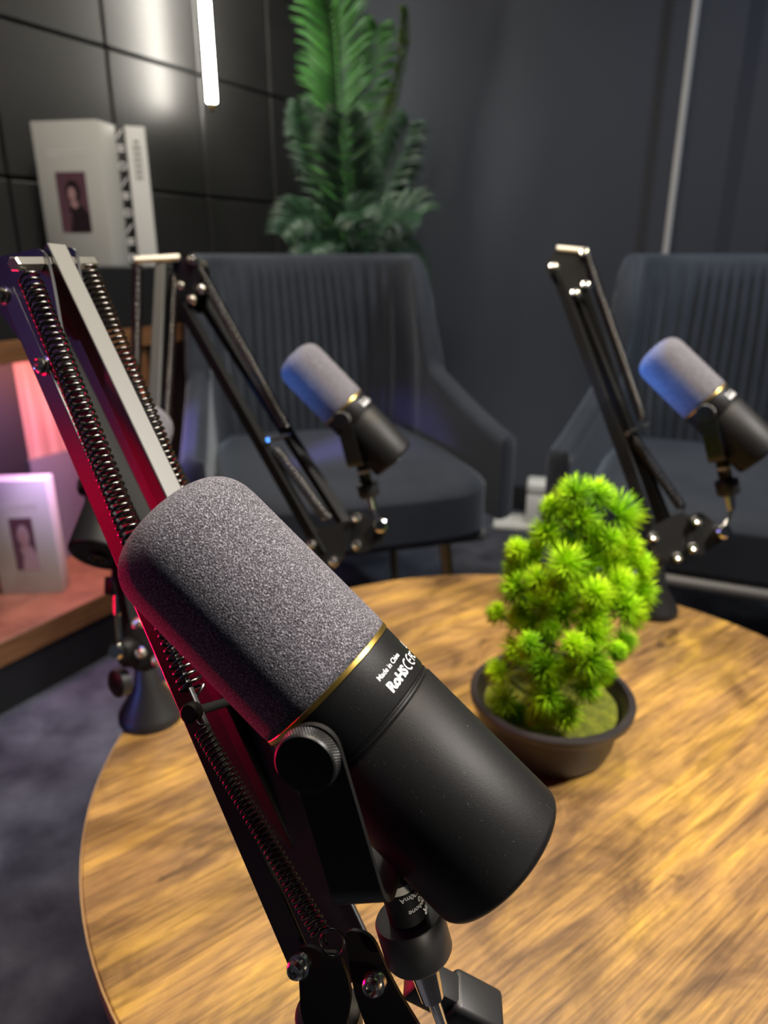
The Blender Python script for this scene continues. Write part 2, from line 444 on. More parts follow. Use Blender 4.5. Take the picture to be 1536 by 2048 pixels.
# yoke: one bent strap; legs on +X and -X
def yk(x, t, s, zc=-0.0098): return V((0, 0, zc)) + X3 * x + t_l * t + s_l * s
prof2 = []
gx, yb, tk = 0.0345, 0.060, 0.0022
hw = 0.0092
def strap(mb, xs):
    pts = []
    for i in range(13):
        t = PI * i / 12; pts.append((-hw * math.sin(t) * 1.0, -hw * math.cos(t)))
    out = [yk(xs, tt, ss) for (tt, ss) in pts] + [yk(xs, yb - 0.008, hw), yk(xs, yb - 0.008, -hw)]
    sg = 1 if xs > 0 else -1
    mb.prism(out, X3 * tk * sg)
mb = MB(); strap(mb, gx); strap(mb, -gx)
rows = []
for i in range(17):                                        # rounded bottom of the U
    if i <= 8: ang = PI / 2 * i / 8; cx, ct = gx - 0.008, yb - 0.008; ro, ri = 0.008 + tk, 0.008; px_, pt = math.cos(ang), math.sin(ang)
    else: ang = PI / 2 + PI / 2 * (i - 9) / 7; cx, ct = -gx + 0.008, yb - 0.008; ro, ri = 0.008 + tk, 0.008; px_, pt = math.cos(ang), math.sin(ang)
    rows.append([yk(cx + ro * px_, ct + ro * pt, hw), yk(cx + ro * px_, ct + ro * pt, -hw), yk(cx + ri * px_, ct + ri * pt, -hw), yk(cx + ri * px_, ct + ri * pt, hw)])
mb.grid(rows, True)
mo('yoke', mb, M_bracket, 40)
for sg in (1, -1):
    kp = [(0, 0.006), (0.0025, 0.006), (0.0025, 0.0099), (0.0032, 0.0103), (0.0078, 0.0103), (0.0086, 0.0098), (0.0088, 0.008), (0.0087, 0.0)]
    mbk = MB().lathe(yk(sg * (gx + tk), 0, 0), X3 * sg, kp, 72)
    kn = mo('tension_knob', mbk, M_bracket, 40)
    mbk = MB(); cc = yk(sg * (gx + tk), 0, 0); x_, y_, z_ = frame(X3 * sg)
    for row in range(5):                                   # knurled band: small pyramids in staggered rows
        for k in range(64):
            a = 2 * PI * (k + 0.5 * (row % 2)) / 64; hh = 0.0036 + row * 0.00095
            o = x_ * math.cos(a) + y_ * math.sin(a); tn = -x_ * math.sin(a) + y_ * math.cos(a)
            c = cc + z_ * hh + o * 0.01028
            q = [c + tn * 0.00055, c + z_ * 0.0005, c - tn * 0.00055, c - z_ * 0.0005, c + o * 0.0004]
            mbk.add(q, [[0, 1, 4], [1, 2, 4], [2, 3, 4], [3, 0, 4]])
    mo('knurling', mbk, M_knurl, None, kn)
# mounting post under the yoke
PR = 0.0078
p0 = yk(0, yb + 0.0022, 0); p1 = yk(0, yb + 0.0445, 0)
post = mo('mounting_post', MB().lathe(p0, t_l, [(0, PR), (0.0423, PR)], 48), M_body)
tocam = Mfront.transposed() @ (V((0, 0, H)) - (ring_c + Mfront @ ((p0 + p1) / 2)))
pc = (tocam - t_l * tocam.dot(t_l)).normalized(); pcs = t_l.cross(pc).normalized()
if (Mfront @ pcs).x < 0: pcs = -pcs                        # to the right in the photograph
def post_pt(ang, h, r): return p0 + t_l * h + (pc * math.cos(ang) + pcs * math.sin(ang)) * r
def post_text(name, txt, size, h, ang_right, m, par, bold=0, shear=0):   # printed upside down: it reads from right to left
    vs, fs = text_mesh(txt, size, bold, shear=shear)
    mb = MB().add([post_pt(ang_right - v.x / PR, h + v.y, PR + 0.00016) for v in vs], fs)
    return obj(name, mb, m, par, None, True)
rows = [[post_pt(math.radians(d), h, PR + 0.00008) for d in range(-80, 126, 5)] for h in (0.0125, 0.0158)]
stk = obj('label_band', MB().grid(rows), M_paper, post, 180, True)
post_text('printed_number', 'TD51', 0.0038, 0.0128, math.radians(84), M_ink, post, 0.00006)
post_text('printed_text', '300mA', 0.0030, 0.0170, math.radians(52), M_white, post)
post_text('printed_text', '10', 0.0030, 0.0200, math.radians(62), M_white, post)
post_text('printed_text', 'crophone', 0.0030, 0.0228, math.radians(88), M_white, post)
post_text('printed_text', 'OR', 0.0046, 0.0262, math.radians(98), M_white, post, 0.00012)
# printing on the body
ex = Mfront.transposed() @ e_v; nx = Mfront.transposed() @ n_v
def body_pt(ang, z, r): return V((0, 0, z)) + (ex * math.cos(ang) + nx * math.sin(ang)) * r
def body_text(txt, size, z, a0, bold=0.0):
    vs, fs = text_mesh(txt, size, bold)
    mb = MB().add([body_pt(a0 + v.x / MR, z + v.y, MR - 0.00005) for v in vs], fs)
    mo('printed_text', mb, M_white, None)
    return a0 + max(v.x for v in vs) / MR
body_text('Made in China', 0.0027, -0.0107, math.radians(24), 0.00003)
ae = body_text('RoHS', 0.0051, -0.0166, math.radians(25), 0.00022)
def arcs(c_ang, z, r, w, a0, a1, mb, n_=12):
    rows = []
    for i in range(n_ + 1):
        t = math.radians(a0 + (a1 - a0) * i / n_)
        rows.append([body_pt(c_ang + (rr * math.cos(t)) / MR, z + rr * math.sin(t), MR - 0.00005) for rr in (r - w / 2, r + w / 2)])
    mb.grid(rows)
def barr(x0, x1, z0_, z1_, mb): mb.grid([[body_pt(x / MR, z, MR - 0.00005) for x in (x0, x1)] for z in (z0_, z1_)])
mb = MB(); ca = ae + 0.0030 / MR; cz = -0.0149
arcs(ca, cz, 0.0021, 0.0006, 70, 290, mb); ca2 = ca + 0.0040 / MR
arcs(ca2, cz, 0.0021, 0.0006, 70, 290, mb); barr(ca2 * MR - 0.002, ca2 * MR + 0.0004, cz - 0.0003, cz + 0.0003, mb)
mo('printed_mark', mb, M_white, None)
body_text('FC', 0.0047, -0.0166, ca2 + 0.0016 / MR, 0.0001)
mb = MB(); wx = (ca2 + 0.0070 / MR) * MR                    # bin symbol
for (x0, x1, z0_, z1_) in ((wx, wx + 0.0004, -0.0118, -0.0085), (wx + 0.0022, wx + 0.0026, -0.0118, -0.0085), (wx, wx + 0.0026, -0.0122, -0.0118)): barr(x0, x1, z0_, z1_, mb)
mo('printed_mark', mb, M_white, None)
END_L = yk(0, yb + 0.0445, 0)                                # lower end of the post in the microphone's own frame

def place_mic(center, a_dir, label, roll=None):
    m = dup(mic)
    a_ = a_dir.normalized(); hz = V((a_.x, a_.y, 0)).normalized(); w0 = V((hz.y, -hz.x, 0))
    if roll: w0 = Quaternion(a_, math.radians(roll)) @ w0
    R = Matrix((w0, (-a_).cross(w0), -a_)).transposed()
    m.location = center; m.rotation_quaternion = R.to_quaternion(); m['label'] = label
    return m, R
mic_c, R_c = place_mic(P(687, 815, 0.885), cam2w(0.69, 0.70, 0.13), 'microphone in front of the dark velvet armchair, blue light on its grey foam')
mic_r, R_r = place_mic(P(1410, 803, 0.86), cam2w(0.66, 0.74, -0.16), 'microphone at the right edge of the picture, behind the bonsai')
fd = V((0.10, 0.78, 0.62)).normalized()
mic_l, R_l = place_mic(P(196, 1118, 0.69) + fd * 0.0935, -fd, 'microphone half hidden behind the nearest boom arm, beside the shelf')
def mic_end(c, R): return c + R @ END_L, (R @ t_l).normalized()

# ------------------------------------------------------------------ boom arms
def bolt(par, p, ax, r=0.0042, h=0.004):
    ax = V(ax).normalized()
    mb = MB().lathe(p, ax, [(-0.002, r * 1.25), (0.0006, r * 1.25), (0.0008, r), (h * 0.7, r), (h, r * 0.72), (h - 0.0002, r * 0.55), (h * 0.6, r * 0.45)], 6 if r > 0.005 else 20)
    return obj('bolt', mb, M_nickel, par, 30)
def hexbar(par, a, b, r=0.0048):
    mb = MB().lathe(a, (b - a), [(0, r * 0.8), (0.001, r), ((b - a).length - 0.001, r), ((b - a).length, r * 0.8)], 6)
    return obj('spring_bar', mb, M_hex, par, 25)
def roundpoly(pts, r, seg=5):
    out = []; k = len(pts)
    for i in range(k):
        p, a, b = V(pts[i]), V(pts[i - 1]), V(pts[(i + 1) % k])
        da, db = (a - p), (b - p); rr = min(r, da.length * 0.45, db.length * 0.45)
        s_, e_ = p + da.normalized() * rr, p + db.normalized() * rr
        for j in range(seg + 1):
            t = j / seg; out.append(s_ * (1 - t) ** 2 + p * 2 * t * (1 - t) + e_ * t * t)
    return out
def plate(par, name, pts, ax, tk=0.002, r=0.008, m=None):
    pts = [V(p) for p in pts]; ax = V(ax).normalized(); c = sum(pts, V()) / len(pts)
    pts = [p - ax * (p - c).dot(ax) for p in pts]
    return obj(name, MB().prism(roundpoly(pts, r), ax * tk), m or M_bracket, par, 30)
def cone_base(par, c, r=0.036, h=0.062):
    mb = MB().lathe((c.x, c.y, TZ), (0, 0, 1), [(0, r), (0.008, r), (0.011, r * 0.96), (h * 0.7, r * 0.42), (h, r * 0.33), (h + 0.003, r * 0.27), (h + 0.022, 0.0075), (h + 0.028, 0.0075)], 48)
    return obj('base', mb, M_plastic, par, 40)
def cup_and_stem(par, end, t, to, knob_dir):
    c0 = end - t * 0.0125
    mb = MB().lathe(c0, t, [(0.0, 0.0105), (0.0002, 0.0132), (0.001, 0.0137), (0.0165, 0.0137), (0.018, 0.0128), (0.018, 0.006)], 48)
    obj('cup', mb, M_plastic, par, 40)
    c1 = c0 + t * 0.0170
    k1 = c1 + t * 0.020 + (to - c1 - t * 0.02) * 0.05
    obj('stem', MB().tube([c1, c1 + t * 0.003, k1], [0.0061, 0.0061, 0.0048], 24), M_chrome, par, 40)
    obj('stem_link', MB().tube([k1, (k1 + to) / 2 + t * 0.002, to], 0.0026, 12), M_chrome, par, 60)

# ---- nearest arm
arm = thing('boom_arm', 'nearest black boom arm with coil springs and red light along its tubes', 'microphone arm', (0, 0, 0), 'spring boom arms on the table')
FB = onplane(692, 1705, TZ); arm.location = (FB.x, FB.y, TZ)
def ax_of(a, b): return (V(b) - V(a)).normalized()
mS = V((-0.80, -0.60, 0)).normalized()                     # sideways axis of the nearest arm, towards the left and the viewer
S0, S1 = P(106, 500, 0.392), P(716, 1794, 0.335)
SROT = -35
def seg_face(a, b, face, w, par, h=None, name='tube', m=None):     # tube whose broad face looks along 'face'
    z = (V(b) - V(a)).normalized(); x = z.cross(V(face)).normalized()
    return obj(name, MB().beam(a, b, x, w, h or w, 0.0008), m or M_tube, par, None)
dS = (S1 - S0).normalized(); vS = (V((0, 0, H)) - P(220, 750, 0.40)).normalized(); vS = (vS - dS * vS.dot(dS)).normalized()
faceS = Quaternion(dS, math.radians(SROT)) @ vS
so = seg_face(S0, S1, faceS, 0.0112, arm, None, 'tube', M_silver); so['label'] = 'silver grey upper tube'
T0, T1 = P(58, 560, 0.43), P(690, 1900, 0.335)
seg_face(T0, T1, faceS, 0.0095, arm, None, 'tube', M_far)
seg_face(P(116, 540, 0.43), V((FB.x, FB.y, TZ + 0.085)), faceS, 0.0105, arm, None, 'tube', M_far)
seg_face(P(100, 580, 0.455), V((FB.x - 0.004, FB.y + 0.016, TZ + 0.080)), faceS, 0.0105, arm, None, 'tube', M_far)
A0, A1 = P(20, 588, 0.400), P(607, 1938, 0.282)
dA = (A1 - A0).normalized(); vA = (V((0, 0, H)) - P(200, 1000, 0.35)).normalized(); vA = (vA - dA * vA.dot(dA)).normalized()
faceA = Quaternion(dA, math.radians(50)) @ vA
seg_face(A0, A1, faceA, 0.0125, arm, 0.0028)
seg_face(P(128, 690, 0.455), P(704, 1965, 0.322), faceA, 0.043, arm, 0.0024, 'web_plate')
hx0, hx1 = P(26, 528, 0.360), P(186, 526, 0.425)
hexbar(arm, hx0, hx1, 0.0040)
obj('spring', MB().spring(P(50, 534, 0.366), P(398, 1408, 0.318), 0.0052, 0.00085, 0.0037, (1, 0, 0), 0.007), M_spring, arm, 180)
obj('spring', MB().spring(P(170, 530, 0.42), P(520, 1380, 0.38), 0.0058, 0.00088, 0.0037, (1, 0, 0), 0.004), M_spring, arm, 180)
obj('spring', MB().spring(P(392, 1440, 0.305), P(656, 1890, 0.274), 0.0033, 0.00062, 0.0023, (1, 0, 0), 0.005), M_spring_dark, arm, 180)
obj('spring', MB().spring(P(590, 1500, 0.38), P(712, 1765, 0.345), 0.0033, 0.00062, 0.0023, (1, 0, 0), 0.005), M_spring_dark, arm, 180)
obj('spring_pin', MB().lathe(P(376, 1427, 0.306), P(520, 1385, 0.375) - P(376, 1427, 0.306), [(0, 0.0035), (0.001, 0.0045), (0.005, 0.0045), (0.005, 0.0022), (0.075, 0.0022)], 20), M_far, arm)
gd = 0.386
def onp_(px, py, o):                                     # point of the gusset's plane under a pixel
    r_ = (P(px, py, 1) - V((0, 0, H))); return V((0, 0, H)) + r_ * ((P(20, 600, 0.398) + o * faceA - V((0, 0, H))).dot(faceA) / r_.dot(faceA))
gp = [onp_(x_, y_, 0.0) for (x_, y_) in ((-50, 560), (-10, 515), (88, 494), (104, 560), (128, 700), (118, 750), (98, 764), (0, 624))]
pl_ax = -faceA
pg = plate(arm, 'gusset_plate', gp, pl_ax, 0.0018, 0.010)
gq = [onp_(x_, y_, -0.024) for (x_, y_) in ((96, 520), (134, 493), (150, 498), (160, 560), (176, 640), (150, 690), (120, 640))]
plate(arm, 'gusset_plate', gq, pl_ax, 0.0018, 0.010)
bolt(arm, onp_(9, 592, 0.0), -pl_ax, 0.0044, 0.005); bolt(arm, onp_(90, 732, 0.0), -pl_ax, 0.0042, 0.005)
# end bracket of the nearest arm
eb = [P(580, 1912, 0.272), P(612, 1905, 0.272), P(640, 1912, 0.272), P(680, 1900, 0.273), P(715, 1960, 0.275), P(700, 2060, 0.276), P(660, 2110, 0.276), P(592, 2060, 0.273)]
plate(arm, 'end_plate', eb, cam2w(0.35, 0.0, 0.94), 0.002, 0.006)
eb2 = [P(672, 1880, 0.285), P(735, 1880, 0.285), P(790, 1970, 0.287), P(860, 2050, 0.289), P(880, 2110, 0.29), P(760, 2130, 0.288), P(700, 2010, 0.286)]
plate(arm, 'end_plate', eb2, cam2w(0.30, 0.0, 0.95), 0.002, 0.006)
bolt(arm, P(598, 1934, 0.2715), cam2w(-0.35, -0.15, -0.92), 0.0036, 0.005); bolt(arm, P(748, 1968, 0.2835), cam2w(-0.35, -0.15, -0.92), 0.0038, 0.005)
obj('spring_loop', MB().torus(P(665, 1886, 0.268), cam2w(0.2, 0.2, 1), 0.0047, 0.0005, 28, 6), M_spring, arm, 180)
obj('swivel_collar', MB().lathe(P(655, 2020, 0.30), cam2w(0.10, 0.93, 0.34), [(0, 0.0125), (0.001, 0.014), (0.010, 0.014), (0.011, 0.012), (0.05, 0.012)], 40), M_plastic, arm)
fe, ft = mic_end(ring_c, Mfront)
cup_and_stem(arm, fe, t_w, P(885, 2052, 0.292), None)
# clamp handle right of the stem
hb = P(942, 2014, 0.325)
hz_, hy_, hx_ = cam2w(0.83, 0.52, 0.15).normalized(), cam2w(-0.1, 0.4, -0.92).normalized(), None
hx_ = hz_.cross(hy_).normalized(); hy_ = hx_.cross(hz_).normalized()
mb = MB().rbox(hb, hx_ * 0.008, hy_ * 0.010, hz_ * 0.0135, 0.003, 3)
mb.rbox(hb - hz_ * 0.021 , hx_ * 0.0075, hy_ * 0.007, hz_ * 0.012, 0.002, 2)
obj('clamp_handle', mb, M_plastic, arm, 40)
cone_base(arm, FB)

# ---- the arms farther away share one build from measured joints
def far_arm(label, base, low, mid, springs, pins, gus, gax, bolts, endp, eax, hexes, mic_c_, R_, knob_to):
    o = thing('boom_arm', label, 'microphone arm', (base.x, base.y, TZ), 'spring boom arms on the table')
    for i_, (a, b, f) in enumerate(low + mid):
        q_ = seg_face(a, b, f, 0.0130, o, None, 'tube', M_silver if i_ == 0 else M_far)
        if i_ == 0: q_['label'] = 'silver grey lower tube'
    for (a, b, sd) in springs: obj('spring', MB().spring(a, b, 0.0060, 0.0012, 0.0038, sd, 0.005, 10, 5), M_spring, o, 180)
    for (a, b) in pins: obj('spring_pin', MB().tube([a, b], 0.003, 12), M_nickel, o)
    for g in gus:
        plate(o, 'gusset_plate', g, gax, 0.002, 0.008)
        plate(o, 'gusset_plate', [p + gax * 0.020 for p in g], gax, 0.002, 0.008)
    for g in endp: plate(o, 'end_plate', g, eax, 0.002, 0.006)
    for (p, ax) in bolts: bolt(o, p, ax, 0.0048, 0.006)
    for (a, b) in hexes: hexbar(o, a, b, 0.005)
    e, t = mic_end(mic_c_, R_)
    cup_and_stem(o, e, t, knob_to, None)
    obj('stem_knob', MB().lathe(knob_to - cam2w(0, 0, 1) * 0.004, cam2w(-0.1, -0.1, -1), [(-0.010, 0.005), (0, 0.0085), (0.006, 0.0085), (0.008, 0.006)], 24), M_chrome, o)
    cone_base(o, base)
    return o
bc = onplane(303, 1432, TZ); cb = V((bc.x, bc.y, TZ + 0.085))
cend = cam2w(0.15, 0, 0.98)
arm_c = far_arm('boom arm reaching across the dark velvet armchair to the microphone in front of it', bc,
    [(P(323, 520, 0.90), cb, V((0.1, -0.75, 0.55))), (P(335, 545, 0.935), cb + V((0.0, 0.028, 0.01)), V((0.1, -0.75, 0.55)))],
    [(P(366, 612, 0.895), P(648, 1108, 0.86), V((-0.6, -0.6, 0.5))), (P(398, 590, 0.92), P(700, 1062, 0.885), V((0.3, -0.5, 0.8)))],
    [(P(276, 525, 0.895), P(268, 930, 0.86), V((1, 0, 0))), (P(349, 545, 0.91), P(331, 850, 0.88), V((1, 0, 0))), (P(388, 520, 0.90), P(574, 858, 0.88), V((1, 0, 0))), (P(548, 895, 0.87), P(658, 1042, 0.86), V((1, 0, 0)))],
    [(P(536, 880, 0.86), P(585, 868, 0.90)), (P(262, 930, 0.855), P(338, 852, 0.885))],
    [[P(330, 520, 0.895), P(352, 508, 0.896), P(400, 512, 0.898), P(412, 540, 0.898), P(398, 612, 0.896), P(375, 622, 0.894), P(345, 600, 0.892)]], cam2w(0.45, 0, 0.9),
    [(P(361, 572, 0.889), cam2w(-0.4, -0.2, -0.9)), (P(384, 600, 0.889), cam2w(-0.4, -0.2, -0.9)), (P(387, 522, 0.892), cam2w(-0.4, -0.3, -0.9)), (P(403, 578, 0.893), cam2w(-0.3, -0.3, -0.9)),
     (P(665, 1124, 0.848), cam2w(-0.1, -0.3, -1)), (P(712, 1037, 0.848), cam2w(-0.1, -0.3, -1)), (P(712, 1091, 0.848), cam2w(-0.1, -0.3, -1)), (P(622, 1090, 0.852), cam2w(-0.1, -0.3, -1))],
    [[P(606, 1085, 0.855), P(650, 1050, 0.855), P(705, 1040, 0.855), P(690, 1110, 0.853), P(668, 1142, 0.852), P(640, 1125, 0.852)], [P(700, 1022, 0.853), P(728, 1026, 0.853), P(770, 1052, 0.853), P(768, 1082, 0.853), P(722, 1108, 0.853), P(700, 1104, 0.853)]],
    cend, [(P(268, 520, 0.885), P(360, 515, 0.90)), (P(380, 520, 0.892), P(392, 523, 0.935))], V(mic_c.location), R_c, P(762, 1052, 0.852))
br = onplane(1304, 1222, TZ); cbr = V((br.x, br.y, TZ + 0.085))
arm_r = far_arm('rightmost boom arm, standing behind the bonsai near the far edge of the table', br,
    [(P(1132, 540, 1.02), cbr, V((-0.3, -0.7, 0.6))), (P(1160, 560, 1.05), cbr + V((0.02, 0.02, 0.01)), V((-0.3, -0.7, 0.6)))],
    [(P(1110, 533, 1.0), P(1307, 1076, 0.885), V((-0.6, -0.6, 0.5))), (P(1150, 585, 1.0), P(1358, 1114, 0.885), V((0.5, -0.5, 0.7)))],
    [(P(1172, 510, 0.99), P(1288, 846, 0.93), V((1, 0, 0))), (P(1266, 874, 0.92), P(1368, 1022, 0.89), V((1, 0, 0)))],
    [(P(1254, 868, 0.915), P(1296, 850, 0.95))],
    [[P(1094, 522, 0.985), P(1116, 494, 0.985), P(1170, 492, 0.985), P(1184, 512, 0.985), P(1180, 572, 0.985), P(1158, 606, 0.985), P(1135, 592, 0.985)]], cam2w(0.1, 0, 1),
    [(P(1108, 533, 0.981), cam2w(-0.1, -0.3, -1)), (P(1151, 586, 0.981), cam2w(-0.1, -0.3, -1)), (P(1169, 506, 0.981), cam2w(-0.1, -0.3, -1)), (P(1172, 570, 0.981), cam2w(-0.1, -0.3, -1)),
     (P(1307, 1075, 0.871), cam2w(-0.1, -0.3, -1)), (P(1355, 1115, 0.871), cam2w(-0.1, -0.3, -1)), (P(1393, 1043, 0.869), cam2w(-0.1, -0.3, -1)), (P(1386, 1096, 0.869), cam2w(-0.1, -0.3, -1))],
    [[P(1290, 1076, 0.875), P(1304, 1054, 0.875), P(1365, 1022, 0.875), P(1386, 1040, 0.875), P(1372, 1122, 0.875), P(1352, 1132, 0.875), P(1325, 1116, 0.875)], [P(1378, 1030, 0.873), P(1402, 1024, 0.873), P(1444, 1056, 0.873), P(1442, 1084, 0.873), P(1400, 1112, 0.873), P(1374, 1108, 0.873)]],
    cam2w(0, 0, 1), [(P(1112, 497, 0.99), P(1176, 503, 0.985))], V(mic_r.location), R_r, P(1442, 1064, 0.87))
bl = onplane(440, 1300, TZ); blb = V((bl.x, bl.y, TZ + 0.085))
el = P(160, 660, 0.73)
arm_l = far_arm('folded boom arm at the left side of the table, mostly hidden behind the nearest arm', bl,
    [(el, blb, V((-0.3, -0.8, 0.5)))],
    [(P(150, 650, 0.71), P(268, 1262, 0.70), V((-0.6, -0.7, 0.3))), (P(172, 640, 0.725), P(300, 1280, 0.72), V((-0.6, -0.7, 0.3)))],
    [(P(180, 690, 0.70), P(240, 960, 0.70), V((1, 0, 0)))], [],
    [[P(140, 640, 0.70), P(165, 625, 0.705), P(185, 650, 0.71), P(175, 690, 0.71), P(150, 680, 0.705)]], cam2w(0.3, 0, 0.95),
    [(P(275, 1246, 0.682), cam2w(-0.2, -0.4, -0.9)), (P(282, 1306, 0.682), cam2w(-0.2, -0.3, -0.9)), (P(314, 1320, 0.684), cam2w(-0.2, -0.4, -0.9)), (P(231, 1300, 0.682), cam2w(-0.2, -0.3, -0.9))],
    [[P(250, 1250, 0.690), P(285, 1232, 0.690), P(318, 1300, 0.690), P(322, 1330, 0.690), P(290, 1345, 0.690), P(262, 1340, 0.690)], [P(224, 1296, 0.688), P(255, 1270, 0.688), P(285, 1290, 0.688), P(282, 1335, 0.688), P(240, 1335, 0.688)]],
    cam2w(0.1, 0, 1), [], V(mic_l.location), R_l, P(240, 1300, 0.685))
obj('clamp_knob', MB().lathe(P(250, 1362, 0.70), cam2w(-0.6, 0.1, -0.8), [(0, 0.006), (0.001, 0.014), (0.010, 0.014), (0.012, 0.011)], 24), M_plastic, arm_l)

# ------------------------------------------------------------------ bonsai
pc_ = onplane(1094, 1480, TZ)
bon = thing('potted_bonsai', 'bright green needle bonsai in a round dark brown pot on the table', 'potted plant', (pc_.x, pc_.y, TZ))
ppf = [(0, 0.054), (0.004, 0.0600), (0.010, 0.0615), (0.013, 0.0630), (0.040, 0.0675), (0.0465, 0.0690), (0.048, 0.0760), (0.052, 0.0790), (0.058, 0.0795), (0.060, 0.0780), (0.060, 0.0725), (0.056, 0.0705), (0.044, 0.0660), (0.042, 0.02)]
ppf = [(h_ * 1.06, r_ * 1.09) for (h_, r_) in ppf]
obj('pot', MB().lathe((pc_.x, pc_.y, TZ), (0, 0, 1), ppf, 72), M_pot, bon, 40)
rows = []
for i in range(9):
    r = 0.0705 * i / 8
    rows.append([V((pc_.x + r * math.cos(2 * PI * k / 48), pc_.y + r * math.sin(2 * PI * k / 48), TZ + 0.048 + 0.006 * (1 - (i / 8) ** 2) + random.uniform(-0.0012, 0.0012))) for k in range(48)])
obj('moss', MB().grid(rows, True), M_moss, bon, 180)
tb0 = V((pc_.x - 0.004, pc_.y + 0.006, TZ + 0.046))
trunk = [tb0, tb0 + V((0.010, 0.0, 0.035)), tb0 + V((-0.006, 0.004, 0.075)), tb0 + V((0.012, 0.006, 0.115)), tb0 + V((0.022, 0.004, 0.16)), tb0 + V((0.026, 0.004, 0.215))]
def smooth_path(pts, k=6):
    out = []
    for i in range(len(pts) - 1):
        a, b, c, d = pts[max(0, i - 1)], pts[i], pts[i + 1], pts[min(len(pts) - 1, i + 2)]
        for j in range(k):
            t = j / k
            out.append(0.5 * ((2 * b) + (c - a) * t + (2 * a - 5 * b + 4 * c - d) * t * t + (3 * b - a - 3 * c + d) * t ** 3))
    out.append(pts[-1]); return out
tp = smooth_path(trunk)
obj('trunk', MB().tube(tp, [0.0085 - 0.006 * i / len(tp) for i in range(len(tp))], 12), M_bark, bon, 60)
tufts = [(1149,977,45),(1207,981,40),(1261,1021,54),(1099,1011,32),(1136,1014,40),(1203,1065,40),(1232,1078,36),(1132,1085,36),(1085,1061,40),(1028,1098,30),(1058,1105,33),(1132,1129,50),(1237,1125,52),(1294,1129,38),(1025,1132,32),(1072,1159,36),(1294,1179,44),(1025,1173,42),(988,1223,27),(1129,1216,50),(1082,1210,32),(1197,1189,42),(1223,1193,37),(1264,1216,42),(1186,1233,42),(1035,1226,30),(1099,1257,30),(1190,1270,50),(1257,1280,32),(1240,1304,24),(1031,1297,42),(1055,1290,30),(1183,1324,50),(1213,1344,30),(1089,1338,50),(991,1344,32),(1136,1338,27),(1089,1395,46),(1129,1429,42),(1001,1402,40),(1031,1429,32),(1075,1435,27),(1176,1378,34),(1170,1030,40),(1180,1110,40),(1270,1090,36),(1110,1170,36),(1160,1160,40),(1250,1165,40),(1060,1250,30),(1150,1295,36)]
cdir = cam2w(0, 0, 1)
bdepth = (V((pc_.x, pc_.y, TZ + 0.15)) - V((0, 0, H))).dot(cdir)
fol = MB(); br_ = MB()
def needle_burst(c, out, R, cnt, spread, mb):
    x, y, z = frame(out)
    for k in range(cnt):
        ph = k * 2.39996; ct = 1 - (1 - math.cos(spread)) * (k + 0.5) / cnt; st_ = math.sqrt(max(0, 1 - ct * ct))
        d = (x * (st_ * math.cos(ph)) + y * (st_ * math.sin(ph)) + z * ct + V((random.uniform(-.08, .08), random.uniform(-.08, .08), random.uniform(-.08, .08)))).normalized()
        L = R * random.uniform(0.85, 1.08); nx_, ny_, _ = frame(d)
        w = 0.00105; m1 = c + d * L * 0.6 - V((0, 0, L * 0.02))
        tip = c + d * L - V((0, 0, L * 0.05))
        b = c + d * 0.001
        vs = [b + nx_ * w * .6, b - nx_ * w * .3 + ny_ * w * .5, b - nx_ * w * .3 - ny_ * w * .5, m1 + nx_ * w, m1 - nx_ * w * .5 + ny_ * w * .87, m1 - nx_ * w * .5 - ny_ * w * .87, tip]
        mb.add(vs, [[0, 1, 4, 3], [1, 2, 5, 4], [2, 0, 3, 5], [3, 4, 6], [4, 5, 6], [5, 3, 6]])
def tuft(c, R):
    ta = min(tp, key=lambda q: (q - (c - V((0, 0, 0.03)))).length)
    out = (c - V((pc_.x + 0.012, pc_.y + 0.004, c.z - 0.02))); out = (out.normalized() + V((0, -0.55, 0.40))).normalized()
    st0 = c - out * R * 0.55
    needle_burst(st0, out, R * 1.22, 84, 1.5, fol)
    br_.tube(smooth_path([ta, (ta + st0) / 2 - V((0, 0, 0.006)), st0]), [0.0016] * 12 + [0.0011], 6)
for (px, py, r) in tufts:
    ex_ = (px - 1150) / 170; ez_ = (py - 1180) / 260
    rad = max(0.0, 1 - ex_ * ex_ - 0.5 * ez_ * ez_)
    dd = bdepth - 0.055 * math.sqrt(rad) + random.uniform(-0.012, 0.02)
    yy = (py - 1200) / FPX
    dd += 0.0
    tuft(P(px, py, dd + (1200 - py) * 0.00002), r / FPX * dd)
for k in range(14):                                        # the far side of the crown
    hz2 = random.uniform(0.07, 0.27); an = random.uniform(0, PI)
    rr = 0.075 * (1 - abs(hz2 - 0.16) / 0.2)
    tuft(V((pc_.x + 0.014 + rr * math.cos(an), pc_.y + 0.01 + rr * 0.9 * math.sin(an), TZ + hz2)), 0.021)
obj('needles', fol, M_needle, bon, 180); obj('twigs', br_, M_stemg, bon, 60)

